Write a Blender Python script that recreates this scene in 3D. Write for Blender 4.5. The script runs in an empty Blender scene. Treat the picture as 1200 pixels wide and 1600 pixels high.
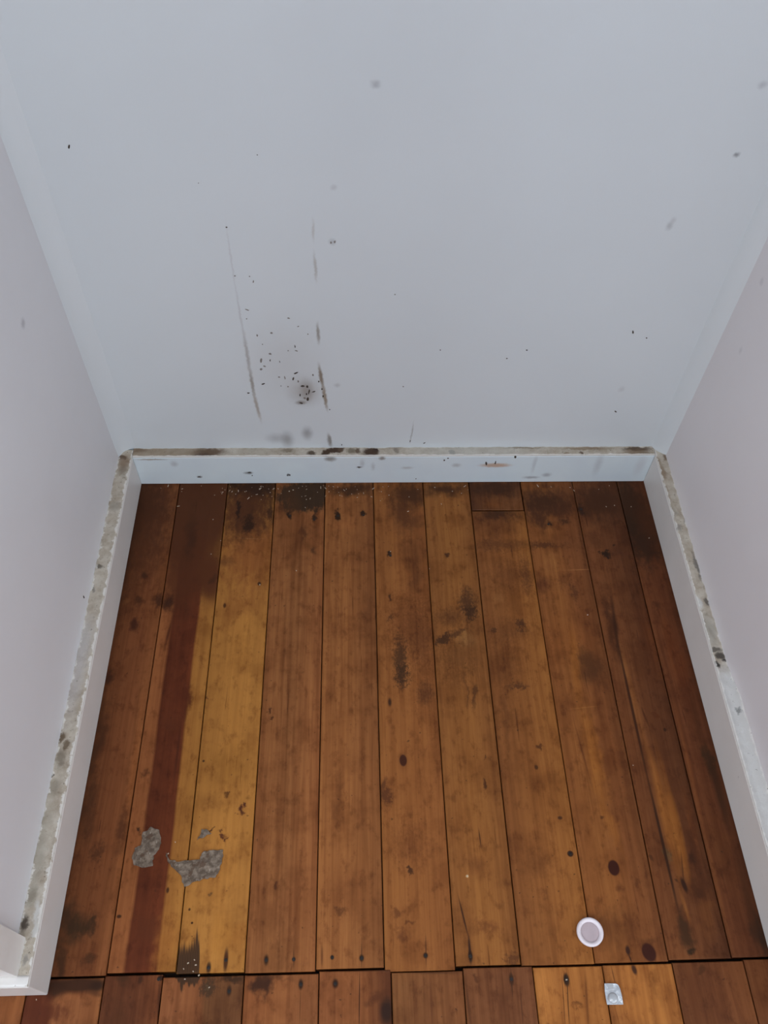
import bpy, math, random
from mathutils import Vector, Matrix, noise
random.seed(7)
scene = bpy.context.scene
coll = scene.collection

# ------------------------------------------------------------------ camera
CAM = Vector((0.38948, -0.94359, 1.21015))
YAW, PITCH, ROLL, FPX = 0.060329, 0.942656, 0.042255, 1294.92
fwd = Vector((math.sin(YAW)*math.cos(PITCH), math.cos(YAW)*math.cos(PITCH), -math.sin(PITCH)))
rgt = Vector((math.cos(YAW), -math.sin(YAW), 0))
upv = rgt.cross(fwd)
rgt, upv = (math.cos(ROLL)*rgt + math.sin(ROLL)*upv), (-math.sin(ROLL)*rgt + math.cos(ROLL)*upv)
cam_data = bpy.data.cameras.new('camera')
cam = bpy.data.objects.new('camera', cam_data)
coll.objects.link(cam)
M = Matrix((rgt, upv, -fwd)).transposed().to_4x4()
M.translation = CAM
cam.matrix_world = M
cam_data.sensor_fit = 'VERTICAL'
cam_data.sensor_height = 32.0
cam_data.lens = FPX/1600*32.0
cam_data.clip_start = 0.02
scene.camera = cam

# ------------------------------------------------------------------ world, lights, exposure
scene.view_settings.view_transform = 'Standard'
scene.view_settings.look = 'None'
scene.view_settings.gamma = 1
scene.view_settings.use_curve_mapping = False
scene.view_settings.exposure = 0.10
world = bpy.data.worlds.new('world')
scene.world = world
world.use_nodes = True
bg = world.node_tree.nodes['Background']
bg.inputs[0].default_value = (0.62, 0.76, 1.0, 1)
bg.inputs[1].default_value = 1.0

def area_light(name, loc, rot, sx, sy, power, color):
    d = bpy.data.lights.new(name, 'AREA')
    d.shape = 'RECTANGLE'; d.size = sx; d.size_y = sy; d.energy = power; d.color = color
    o = bpy.data.objects.new(name, d); coll.objects.link(o)
    o.location = loc; o.rotation_euler = rot
    return o
# daylight coming in through the window of the room behind the photographer
area_light('window_daylight', (1.15, -3.22, 1.50), (math.radians(90), 0, 0), 1.30, 1.20, 12.5, (0.80, 0.90, 1.0))
# fill lights added at both sides of that room to brighten the alcove's side walls
area_light('side_fill_light', (2.32, -2.25, 1.50), (math.radians(90), 0, math.radians(90)), 1.30, 1.20, 18, (1.0, 0.99, 0.95))
area_light('side_fill_light', (-1.32, -2.25, 1.50), (math.radians(90), 0, math.radians(-90)), 1.30, 1.20, 22, (0.94, 0.97, 1.0))
# unseen overhead fill light, added just below the ceiling
area_light('ceiling_fill_light', (0.35, -1.45, 2.36), (0, 0, 0), 0.40, 0.40, 4, (1.0, 0.96, 0.91))

# ------------------------------------------------------------------ helpers
K = 1.75                                             # photograph value -> surface albedo
def lin(c):
    c /= 255.0
    return c/12.92 if c <= 0.04045 else ((c+0.055)/1.055)**2.4
def C(r, g, b, k=None):
    k = K if k is None else k
    return tuple(min(0.93, lin(v)*k) for v in (r, g, b)) + (1.0,)

def ray(x, y):
    return fwd*FPX + rgt*(x-600) - upv*(y-800)
def on(axis, value, x, y):
    """point of the plane axis = value that the photograph shows at (x, y)"""
    d = ray(x, y)
    t = (value-CAM[axis])/d[axis]
    return CAM + d*t

class Nodes:
    def __init__(self, name, rough=0.5):
        self.m = bpy.data.materials.new(name)
        self.m.use_nodes = True
        self.t = self.m.node_tree
        self.b = self.t.nodes['Principled BSDF']
        self.b.inputs['Roughness'].default_value = rough
        self.pos = self.n('ShaderNodeNewGeometry').outputs['Position']
    def n(self, typ, **kw):
        nd = self.t.nodes.new(typ)
        for k, v in kw.items():
            setattr(nd, k, v)
        return nd
    def put(self, sock, v):
        if isinstance(v, bpy.types.NodeSocket):
            self.t.links.new(v, sock)
        else:
            sock.default_value = v
    def math(self, op, a, b=0.0, c=None, clamp=False):
        nd = self.n('ShaderNodeMath', operation=op, use_clamp=clamp)
        self.put(nd.inputs[0], a); self.put(nd.inputs[1], b)
        if c is not None: self.put(nd.inputs[2], c)
        return nd.outputs[0]
    def vmath(self, op, a, b=None, scale=None):
        nd = self.n('ShaderNodeVectorMath', operation=op)
        self.put(nd.inputs[0], a)
        if b is not None: self.put(nd.inputs[1], b)
        if scale is not None: self.put(nd.inputs['Scale'], scale)
        return nd.outputs['Value'] if op in ('LENGTH', 'DOT_PRODUCT') else nd.outputs['Vector']
    def mix(self, fac, a, b, mode='MIX'):
        nd = self.n('ShaderNodeMix', data_type='RGBA', blend_type=mode)
        self.put(nd.inputs['Factor'], fac)
        self.put(nd.inputs[6], a); self.put(nd.inputs[7], b)
        return nd.outputs[2]
    def ramp(self, v, lo, hi, a=0.0, b=1.0, smooth=True):
        nd = self.n('ShaderNodeMapRange', interpolation_type='SMOOTHSTEP' if smooth else 'LINEAR')
        self.put(nd.inputs[0], v)
        for i, q in enumerate((lo, hi, a, b)):
            self.put(nd.inputs[1+i], q)
        return nd.outputs[0]
    def noise(self, vec, scale, detail=3.0, rough=0.55, out='Fac', stretch=None):
        if stretch:
            vec = self.vmath('MULTIPLY', vec, stretch)
        nd = self.n('ShaderNodeTexNoise')
        self.put(nd.inputs['Vector'], vec)
        nd.inputs['Scale'].default_value = scale
        nd.inputs['Detail'].default_value = detail
        nd.inputs['Roughness'].default_value = rough
        return nd.outputs[out]
    def warp(self, vec, scale, amp, detail=3.0, stretch=None):
        c = self.noise(vec, scale, detail, 0.6, 'Color', stretch)
        d = self.vmath('SUBTRACT', c, (0.5, 0.5, 0.5))
        d = self.vmath('MULTIPLY', d, amp)
        return self.vmath('ADD', vec, d)
    def blob(self, vec, centre, radii, rot=(0, 0, 0), soft=0.5, strength=1.0, ragged=None):
        mp = self.n('ShaderNodeMapping', vector_type='TEXTURE')
        self.put(mp.inputs['Vector'], vec)
        mp.inputs['Location'].default_value = centre
        mp.inputs['Rotation'].default_value = rot
        mp.inputs['Scale'].default_value = radii
        ln = self.vmath('LENGTH', mp.outputs[0])
        if ragged is not None: ln = self.math('ADD', ln, ragged)
        return self.ramp(ln, 1.0+soft*0.6, max(0.0, 1.0-soft), 0.0, strength)
    def bump(self, h, strength, dist=0.001):
        nd = self.n('ShaderNodeBump')
        nd.inputs['Strength'].default_value = strength
        nd.inputs['Distance'].default_value = dist
        self.put(nd.inputs['Height'], h)
        self.put(self.b.inputs['Normal'], nd.outputs[0])
    def color(self, c):
        self.put(self.b.inputs['Base Color'], c)
    def rough(self, v):
        self.put(self.b.inputs['Roughness'], v)

def mesh_obj(name, verts, faces, mat, parent=None, smooth=False, kind=None):
    o0 = Vector((sum(v[0] for v in verts), sum(v[1] for v in verts), 0))/len(verts)
    o0.z = min(v[2] for v in verts)
    me = bpy.data.meshes.new(name)
    me.from_pydata([tuple(Vector(v)-o0) for v in verts], [], faces)
    me.validate()
    me.update()
    if smooth:
        me.polygons.foreach_set('use_smooth', [True]*len(me.polygons))
    o = bpy.data.objects.new(name, me)
    coll.objects.link(o)
    o.location = o0
    me.materials.append(mat)
    if parent is not None:
        o.parent = parent
        o.matrix_parent_inverse = Matrix.Translation(-parent.location)
    if kind: o['kind'] = kind
    return o

class MB:
    def __init__(self): self.v, self.f = [], []
    def add(self, verts, faces):
        k = len(self.v); self.v += [tuple(v) for v in verts]
        self.f += [tuple(i+k for i in f) for f in faces]
    def box(self, a, b):
        (x0, y0, z0), (x1, y1, z1) = a, b
        self.add([(x0,y0,z0),(x1,y0,z0),(x1,y1,z0),(x0,y1,z0),(x0,y0,z1),(x1,y0,z1),(x1,y1,z1),(x0,y1,z1)],
                 [(3,2,1,0),(4,5,6,7),(0,1,5,4),(1,2,6,5),(2,3,7,6),(3,0,4,7)])
    def prism(self, poly, zaxis, height):
        """poly: list of 3D points (flat), extruded by zaxis*height"""
        n = len(poly); z = Vector(zaxis)*height
        self.add([Vector(p) for p in poly]+[Vector(p)+z for p in poly],
                 [tuple(range(n))[::-1], tuple(range(n, 2*n))]+[(i, (i+1) % n, n+(i+1) % n, n+i) for i in range(n)])
    def build(self, name, mat, parent=None, smooth=False, kind=None):
        return mesh_obj(name, self.v, self.f, mat, parent, smooth, kind)

def structure(o, label, category):
    o['kind'] = 'structure'; o['label'] = label; o['category'] = category
    return o

# ------------------------------------------------------------------ dimensions (metres)
W, H = 0.93, 0.080                   # floor width between the baseboards, baseboard height
XL, XR, YB = -0.024, 0.949, 0.0195   # wall planes
YF = -0.813                          # front face of the baseboard at the end of the left wall
ZC = 2.42                            # ceiling

# ------------------------------------------------------------------ wall paint
def wall_material(name, marks=(), rough=0.42, tone=(170, 174, 176)):
    N = Nodes(name)
    big = N.noise(N.pos, 2.2, 2.0)
    c = N.mix(big, C(*tone), C(*[v+9 for v in tone]))
    wv = N.warp(N.pos, 130, (0.005, 0.005, 0.005), 3.0)
    for (cen, rad, rot, col, soft, st) in marks:
        c = N.mix(N.blob(wv, cen, rad, rot, soft, st), c, C(*col))
    N.color(c)
    fine = N.noise(N.pos, 420, 2.0)
    low = N.noise(N.pos, 9, 2.0)
    N.bump(N.math('ADD', N.math('MULTIPLY', fine, 0.12), low), 0.30, 0.0016)
    N.rough(N.ramp(N.noise(N.pos, 30, 3), 0.3, 0.7, rough-0.05, rough+0.08))
    N.b.inputs['Specular IOR Level'].default_value = 0.5
    return N.m

def bw(x, y): return on(1, YB, x, y)
def wall_seg(x0, y0, x1, y1, wpx, col, soft=0.6, st=0.6):
    a, b = bw(x0, y0), bw(x1, y1)
    d = b-a; L = max(d.length/2, 0.0008)
    px = (bw(x0+1, y0)-bw(x0, y0)).length
    ang = -math.atan2(d.z, d.x)
    return ((a+b)/2, (L, 10, max(wpx*px, 0.0006)), (0, ang, 0), col, soft, st)
def wall_blob(x, y, rx, ry, col, soft=0.8, st=0.5):
    p = bw(x, y); px = (bw(x+1, y)-p).length; pz = (bw(x, y+1)-p).length
    return (p, (rx*px, 10, ry*pz), (0, 0, 0), col, soft, st)
G = (112, 112, 112); BR = (112, 92, 70)
marks_back = [
    # the long faint scratch on the left
    wall_seg(354, 358, 368, 450, 1.6, (158, 158, 160), 0.9, 0.6), wall_seg(368, 450, 382, 530, 1.8, (150, 150, 152), 0.9, 0.55),
    wall_seg(381, 520, 392, 590, 3.0, (134, 132, 130), 0.9, 0.8), wall_seg(391, 580, 397, 618, 3.0, (118, 113, 106), 0.8, 0.85),
    wall_seg(396, 612, 407, 656, 3.0, (134, 127, 118), 0.8, 0.85),
    # the broken scratch on the right
    wall_seg(489, 344, 490, 376, 2.6, (150, 147, 144), 0.9, 0.6), wall_seg(491, 396, 494, 438, 2.6, (140, 137, 132), 0.8, 0.7),
    wall_seg(496, 506, 498, 536, 3.0, (110, 104, 96), 0.8, 0.8), wall_seg(498, 570, 505, 606, 3.2, (100, 88, 72), 0.7, 0.9),
    wall_seg(504, 600, 511, 640, 3.2, (112, 100, 84), 0.7, 0.9), wall_seg(513, 678, 517, 698, 3.4, (105, 100, 94), 0.7, 0.85),
    wall_seg(646, 661, 641, 691, 1.2, (120, 116, 112), 0.8, 0.6),
    # smudges
    wall_blob(587, 132, 8, 6, (130, 132, 136), 0.9, 0.6), wall_blob(519, 378, 6, 5, (140, 142, 144), 0.9, 0.55),
    wall_blob(521, 293, 5, 4, (150, 150, 152), 0.9, 0.5), wall_blob(432, 685, 15, 7, (118, 118, 120), 1.0, 0.45),
    wall_blob(449, 687, 9, 11, (100, 98, 98), 1.0, 0.6), wall_blob(480, 677, 8, 9, (100, 98, 98), 1.0, 0.6),
    wall_blob(476, 612, 24, 20, (128, 122, 116), 1.0, 0.55), wall_blob(479, 610, 10, 16, (92, 80, 68), 0.9, 0.45),
    wall_blob(445, 570, 55, 60, (150, 148, 146), 1.0, 0.3), wall_blob(470, 629, 8, 3, (90, 80, 70), 0.8, 0.7),
    wall_blob(1046, 353, 5, 6, (132, 134, 136), 0.9, 0.55), wall_blob(1151, 242, 5, 3.5, (80, 80, 84), 0.9, 0.7),
    wall_blob(1192, 133, 7, 6, (140, 142, 146), 0.9, 0.6), wall_blob(1052, 345, 4, 5, (150, 150, 152), 0.9, 0.5),
    wall_blob(527, 602, 5, 3, (140, 142, 142), 0.9, 0.5), wall_blob(971, 608, 5, 4, (150, 150, 152), 0.9, 0.4),
]
def side_blob(xp, x, y, rx, ry, col, soft=0.8, st=0.5):
    p = on(0, xp, x, y)
    return (p, (10, rx*0.0009, ry*0.0012), (0, 0, 0), col, soft, st)
mat_back = wall_material('painted_wall_back', marks_back, 0.33)
mat_left = wall_material('painted_wall_left', [side_blob(XL, 36, 505, 8, 5, (125, 122, 126), 0.9, 0.6)], 0.46, (174, 173, 175))  # pinkish light bounced off the floor is put into this base tone
mat_right = wall_material('painted_wall_right', [side_blob(XR, 1157, 548, 5, 5, (150, 146, 148), 0.9, 0.4), side_blob(XR, 1190, 440, 5, 5, (146, 142, 146), 0.9, 0.4)], 0.46, (176, 172, 173))  # base tone tinted pink for floor bounce, like the left wall
mat_room = wall_material('painted_wall_room', [], 0.6, (169, 174, 178))

# ------------------------------------------------------------------ room shell
T = 0.10
b = MB(); b.box((XL-T, YB, -0.03), (XR+T, YB+T, ZC)); wall_back = structure(b.build('wall_back', mat_back), 'white scuffed back wall of the empty alcove', 'wall')
b = MB(); b.box((XL-T, -0.7595, -0.03), (XL, YB, ZC)); wall_left = structure(b.build('wall_left', mat_left), 'white wall on the left side of the alcove', 'wall')
b = MB(); b.box((XR, -0.86, -0.03), (XR+T, YB, ZC)); wall_right = structure(b.build('wall_right', mat_right), 'white wall on the right side of the alcove', 'wall')
# the rest of the room, behind and beside the photographer
RX0, RX1, RY0 = -1.3, 2.3, -3.2
b = MB(); b.box((RX0, -0.8015, -0.03), (XL-T, -0.66, ZC)); structure(b.build('wall_front_left', mat_room), 'room wall left of the alcove opening', 'wall')
b = MB(); b.box((XR+T, -0.86, -0.03), (RX1, -0.76, ZC)); structure(b.build('wall_front_right', mat_room), 'room wall right of the alcove opening', 'wall')
for xa, xb, ye, nm, lbl in ((RX0-T, RX0, -0.66, 'wall_room_left', 'far left wall of the room behind the camera'), (RX1, RX1+T, -0.76, 'wall_room_right', 'far right wall of the room behind the camera')):
    b = MB()
    b.box((xa, RY0-T, -0.03), (xb, -2.95, ZC)); b.box((xa, -1.55, -0.03), (xb, ye, ZC))
    b.box((xa, -2.95, -0.03), (xb, -1.55, 0.85)); b.box((xa, -2.95, 2.15), (xb, -1.55, ZC))
    structure(b.build(nm, mat_room), lbl, 'wall')
wx0, wx1, wz0, wz1 = 0.45, 1.85, 0.85, 2.15
b = MB()
b.box((RX0, RY0-T, -0.03), (wx0, RY0, ZC)); b.box((wx1, RY0-T, -0.03), (RX1, RY0, ZC))
b.box((wx0, RY0-T, -0.03), (wx1, RY0, wz0)); b.box((wx0, RY0-T, wz1), (wx1, RY0, ZC))
structure(b.build('wall_room_rear', mat_room), 'rear room wall with a window opening', 'wall')
b = MB(); b.box((RX0-T, RY0-T, ZC), (RX1+T, YB+T, ZC+0.08)); structure(b.build('ceiling', mat_room), 'plain white ceiling of the room', 'ceiling')
N = Nodes('window_paint', 0.35); N.color(C(190, 190, 190)); mat_frame = N.m
b = MB(); f = 0.05
b.box((wx0, RY0-0.08, wz0), (wx1, RY0-0.03, wz0+f)); b.box((wx0, RY0-0.08, wz1-f), (wx1, RY0-0.03, wz1))
b.box((wx0, RY0-0.08, wz0), (wx0+f, RY0-0.03, wz1)); b.box((wx1-f, RY0-0.08, wz0), (wx1, RY0-0.03, wz1))
b.box(((wx0+wx1)/2-0.02, RY0-0.08, wz0), ((wx0+wx1)/2+0.02, RY0-0.03, wz1))
structure(b.build('window_1', mat_frame), 'white framed window of the room behind the camera', 'window')
for nm, xa, lbl in (('added_window_left', RX0-0.08, 'added white window frame round the side fill light, far left room wall'), ('added_window_right', RX1+0.03, 'added white window frame round the side fill light, far right room wall')):  # unseen windows, added to hold the side fill lights
    b = MB(); y0, y1 = -2.95, -1.55
    b.box((xa, y0, wz0), (xa+0.05, y1, wz0+f)); b.box((xa, y0, wz1-f), (xa+0.05, y1, wz1))
    b.box((xa, y0, wz0), (xa+0.05, y0+f, wz1)); b.box((xa, y1-f, wz0), (xa+0.05, y1, wz1))
    b.box((xa, (y0+y1)/2-0.02, wz0), (xa+0.05, (y0+y1)/2+0.02, wz1))
    structure(b.build(nm, mat_frame), lbl, 'window')

# quarter-round beads in the two inner corners, and the jamb board at the end of the left wall
def bead(name, cx, sx, mat, label, r1=0.024, r2=0.021, ctl=(0.012, 0.012)):
    prof = [(cx, YB)]
    A, Cp, B = ((cx+sx*r1, YB), (cx+sx*ctl[0], YB-ctl[1]), (cx, YB-r2))
    for i in range(9):
        q = i/8
        prof.append(tuple((1-q)**2*A[j]+2*q*(1-q)*Cp[j]+q*q*B[j] for j in (0, 1)))
    v = []; n = len(prof); zs = [H-0.001+i*(ZC-H)/40 for i in range(41)]
    for z in zs:
        for k, (x, y) in enumerate(prof):
            w = 0.0 if k in (0, 1, n-1) else 0.0012*noise.noise((z*5+cx*9, k*0.15, 2.0))
            v.append((x+sx*w, y-w, z))
    f = []
    for i in range(40):
        for k in range(1, n-1):
            q = [i*n+k, i*n+(k+1) % n, (i+1)*n+(k+1) % n, (i+1)*n+k]
            f.append(tuple(q if sx < 0 else q[::-1]))
    return structure(mesh_obj(name, v, f, mat, None, True), label, 'trim')
bead('trim_1', XL, 1, mat_back, 'white painted bead in the left back corner of the alcove', 0.027, 0.0205, (0.010, 0.003))
bead('trim_2', XR, -1, mat_back, 'white painted bead in the right back corner of the alcove', 0.022, 0.0205, (0.0145, 0.0145))
N = Nodes('jamb_paint', 0.35); N.color(N.mix(N.noise(N.pos, 14, 3), C(176, 172, 168), C(190, 187, 183))); N.bump(N.noise(N.pos, 60, 3), 0.2, 0.001); mat_jamb = N.m
b = MB(); b.box((XL-T, -0.8015, H-0.004), (-0.0145, -0.7595, ZC)); structure(b.build('trim_3', mat_jamb), 'white jamb board at the front end of the left wall', 'trim')

# ------------------------------------------------------------------ baseboards
def board_material(name, marks, base=((172, 180, 186), (184, 192, 197))):
    N = Nodes(name)
    c = N.mix(N.noise(N.pos, 12, 3), C(*base[0]), C(*base[1]))
    sp = N.ramp(N.noise(N.pos, 95, 3, 0.6), 0.70, 0.78)
    c = N.mix(N.math('MULTIPLY', sp, 0.35), c, C(120, 116, 112))
    wv = N.warp(N.pos, 150, (0.005, 0.005, 0.005), 3.0)
    for (cen, rad, rot, col, soft, st) in marks:
        c = N.mix(N.blob(wv, cen, rad, rot, soft, st), c, C(*col))
    N.color(c)
    N.bump(N.noise(N.pos, 70, 3), 0.25, 0.0008)
    N.rough(0.36)
    return N.m
def face_blob(x, y, rx, ry, col, soft=0.7, st=0.8):
    p = on(1, 0.0, x, y); px = (on(1, 0.0, x+1, y)-p).length; pz = (on(1, 0.0, x, y+1)-p).length
    return (p, (rx*px, 10, ry*pz), (0, 0, 0), col, soft, st)
marks_bb = [face_blob(516, 717, 9, 4, (105, 102, 98)), face_blob(597, 716, 5, 3, (100, 90, 82)), face_blob(774, 727, 24, 3.2, (158, 132, 112), 0.6, 0.9),
            face_blob(312, 745, 4, 1.6, (40, 36, 34)), face_blob(272, 725, 6, 4, (140, 140, 142), 0.9, 0.6), face_blob(388, 739, 7, 2, (90, 90, 90)),
            face_blob(566, 724, 4, 6, (140, 142, 144), 0.9, 0.5), face_blob(583, 729, 3, 6, (140, 142, 144), 0.9, 0.5), face_blob(636, 731, 9, 2, (135, 132, 128), 0.8, 0.5),
            face_blob(713, 727, 7, 3, (140, 140, 140), 0.9, 0.6), face_blob(830, 746, 12, 2, (120, 122, 126), 0.9, 0.7), face_blob(854, 742, 7, 3, (120, 122, 126), 0.9, 0.6),
            face_blob(835, 725, 3, 14, (150, 152, 156), 0.9, 0.5), face_blob(935, 725, 6, 16, (152, 154, 158), 0.9, 0.5), face_blob(1000, 728, 8, 14, (165, 166, 170), 0.9, 0.6),
            face_blob(237, 718, 22, 1.3, (120, 105, 88), 0.8, 0.7), face_blob(450, 742, 2, 2, (50, 46, 44), 0.5, 0.9), face_blob(561, 730, 4, 1.2, (50, 46, 44), 0.6, 0.9)]
mat_bb = board_material('baseboard_paint_back', marks_bb)
mat_bl = board_material('baseboard_paint_side', [], ((172, 167, 163), (184, 180, 176)))
def prism_board(name, poly, z1, mat, label):
    b = MB(); b.prism([(x, y, 0.0005) for x, y in poly], (0, 0, 1), z1)
    o = structure(b.build(name, mat), label, 'baseboard')
    m = o.modifiers.new('edge', 'BEVEL'); m.width = 0.0015; m.segments = 2; m.limit_method = 'ANGLE'
    return o
ZT = H-0.0050
base_back = prism_board('baseboard_back', [(0, 0), (W, 0), (XR, YB), (XL, YB)], ZT, mat_bb, 'low white baseboard along the back wall with a grimy top edge')
base_left = prism_board('baseboard_left', [(0, YF), (0, 0), (XL, YB), (XL, YF+0.0535), (-0.0145, YF+0.0535), (-0.0145, YF+0.0115), (RX0, YF+0.0115), (RX0, YF)], ZT, mat_bl,
                        'low white baseboard on the left, wrapping round the wall end')
base_right = prism_board('baseboard_right', [(W, 0), (W, -0.872), (RX1, -0.872), (RX1, -0.86), (XR, -0.86), (XR, YB)], ZT, mat_bl, 'low white baseboard along the right wall')

# the scraped, dirty top edges: a lumpy layer of old plaster and paint
def ledge_material(name, axis, marks, inner, outer, white=0.35, base=((156, 144, 128), (180, 172, 159))):
    """axis: 0 runs along x, 1 along y; inner / outer: coordinates of the two long edges"""
    N = Nodes(name, 0.8); KL = K*0.78
    c = N.mix(N.ramp(N.noise(N.pos, 55, 4, 0.6), 0.3, 0.7), C(*base[0], KL), C(*base[1], KL))
    c = N.mix(N.math('MULTIPLY', N.ramp(N.noise(N.pos, 120, 4, 0.7), 0.56, 0.72), 0.55), c, C(104, 91, 74, KL))
    wv = N.warp(N.pos, 160, (0.010, 0.010, 0.0), 4.0)
    wv = N.warp(wv, 45, (0.010, 0.010, 0.0), 3.0)
    for (cen, rad, rot, col, soft, st) in marks:
        c = N.mix(N.blob(wv, cen, rad, rot, soft, st), c, C(*col, KL))
    sep = N.n('ShaderNodeSeparateXYZ'); N.put(sep.inputs[0], N.pos)
    q = sep.outputs[1-axis]
    t = N.ramp(q, inner, outer, 0, 1, False)
    t = N.math('ADD', t, N.ramp(N.noise(N.pos, 75, 4, 0.65), 0.25, 0.75, -white, white, False))
    edge = N.math('MAXIMUM', N.ramp(t, 0.16, 0.08), N.ramp(t, 0.90, 1.0))
    c = N.mix(N.math('MULTIPLY', edge, 0.8), c, C(182, 179, 174))
    dk = N.ramp(N.noise(N.pos, 240, 3, 0.6), 0.68, 0.73)
    c = N.mix(N.math('MULTIPLY', dk, 0.75), c, C(58, 48, 38))
    N.color(c)
    N.bump(N.noise(N.pos, 300, 4, 0.6), 0.5, 0.0012)
    return N.m
def ledge(name, parent, mat, a0, a1, inner, outer, step=0.003, n=9, amp=0.0014, mitre=(0, 0), fillet=None, axis=0):
    """a lumpy strip; a = coordinate along, inner..outer across"""
    L = abs(a1-a0); ns = int(L/step)+1; v = []; f = []
    for i in range(ns+1):
        s = i/ns
        for k in range(n+1):
            t = k/n
            a = a0+(a1-a0)*s + (mitre[0]*(1-s)+mitre[1]*s)*t*abs(outer-inner)
            c = inner+(outer-inner)*t
            z = H-0.0012+amp*(noise.noise((a*60, c*90, 3.1))+0.6*noise.noise((a*160, c*160, 7.7)))
            if k in (0, n): z = min(z, H-0.0012)
            if fillet:
                w = fillet(a)
                z += w*0.013*max(0.0, t-0.25)**2/0.5625
            v.append((a, c, z) if axis == 0 else (c, a, z))
    m = n+1
    base = len(v)
    for i in range(ns+1):                        # underside rail so the layer is closed
        for k in (0, n):
            x, y, z = v[i*m+k]; v.append((x, y, H-0.0060))
    flip = (axis == 1) ^ (outer < inner) ^ (a1 < a0)
    def q(*ix): f.append(ix[::-1] if flip else ix)
    for i in range(ns):
        for k in range(n):
            q(i*m+k, (i+1)*m+k, (i+1)*m+k+1, i*m+k+1)
        q(base+2*i, base+2*i+2, (i+1)*m, i*m)
        q(i*m+n, (i+1)*m+n, base+2*i+3, base+2*i+1)
        q(base+2*i+1, base+2*i+3, base+2*i+2, base+2*i)
    return mesh_obj(name, v, f, mat, parent, True)
def lb(x, y, rx, ry, col, soft=0.5, st=0.9):
    p = on(2, H, x, y); px = (on(2, H, x+1, y)-p).length; py = (on(2, H, x, y+1)-p).length
    return (p, (rx*px, ry*py, 10), (0, 0, 0), col, soft, st)
ml_back = [lb(255, 706, 75, 16, (140, 124, 104), 0.5, 0.75), lb(327, 705, 28, 8, (88, 68, 50), 0.6, 0.9), lb(318, 711, 16, 4, (70, 54, 42), 0.6, 0.8), lb(215, 702, 14, 5, (110, 90, 70), 0.7, 0.8),
           lb(400, 707, 30, 10, (164, 156, 142), 0.7, 0.6), lb(450, 703, 10, 4, (112, 98, 80), 0.6, 0.8), lb(487, 708, 7, 4, (78, 66, 52), 0.5, 0.95),
           lb(520, 703, 16, 5, (66, 48, 34), 0.35, 1.0), lb(509, 707, 6, 6, (66, 48, 34), 0.4, 1.0), lb(533, 702, 6, 4, (84, 66, 50), 0.5, 0.9), lb(550, 703, 8, 4, (110, 100, 84), 0.5, 0.9), lb(560, 703, 4, 5, (84, 66, 50), 0.5, 0.9),
           lb(580, 706, 14, 7, (66, 48, 34), 0.4, 1.0), lb(587, 701, 5, 5, (60, 44, 32), 0.4, 1.0), lb(618, 703, 5, 5, (125, 115, 104), 0.6, 0.9), lb(705, 706, 4, 4, (84, 80, 74), 0.5, 0.9),
           lb(740, 706, 95, 14, (176, 174, 166), 0.7, 0.55), lb(725, 713, 12, 1.4, (105, 84, 62), 0.5, 0.8), lb(885, 710, 9, 3, (120, 102, 76), 0.5, 0.9), lb(915, 700, 40, 2.5, (128, 110, 88), 0.6, 0.8),
           lb(945, 712, 14, 2, (90, 72, 52), 0.5, 0.9), lb(908, 708, 3, 4, (84, 66, 50), 0.5, 0.9), lb(995, 701, 24, 3.5, (74, 56, 42), 0.5, 0.9), lb(998, 707, 24, 6, (116, 98, 78), 0.6, 0.85), lb(820, 699, 30, 1.6, (120, 108, 90), 0.6, 0.7)]
ml_left = [lb(194, 722, 9, 12, (126, 106, 86), 0.6, 0.85), lb(190, 714, 8, 3, (90, 70, 54), 0.5, 0.9), lb(192, 735, 8, 8, (120, 108, 94), 0.7, 0.7), lb(180, 790, 10, 8, (140, 132, 120), 0.7, 0.7),
           lb(155, 884, 8, 3, (70, 62, 54), 0.5, 0.8), lb(146, 920, 4, 6, (110, 104, 96), 0.6, 0.8), lb(95, 1152, 6, 10, (96, 80, 62), 0.5, 0.95), lb(103, 1165, 5, 8, (100, 84, 66), 0.5, 0.9), lb(94, 1185, 8, 14, (112, 102, 88), 0.6, 0.8),
           lb(81, 1210, 3, 3, (66, 58, 50), 0.5, 0.9), lb(85, 1230, 10, 14, (134, 126, 112), 0.7, 0.8), lb(66, 1290, 14, 40, (150, 142, 128), 0.8, 0.7), lb(57, 1350, 12, 40, (148, 141, 128), 0.8, 0.75), lb(50, 1400, 10, 16, (128, 120, 106), 0.7, 0.8),
           lb(37, 1442, 6, 14, (60, 50, 40), 0.6, 0.95), lb(57, 1425, 5, 20, (190, 188, 183), 0.6, 0.9), lb(54, 1455, 5, 18, (190, 188, 183), 0.6, 0.9), lb(130, 1000, 14, 40, (168, 163, 160), 0.9, 0.7), lb(118, 1060, 12, 60, (164, 158, 156), 0.9, 0.7)]
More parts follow.
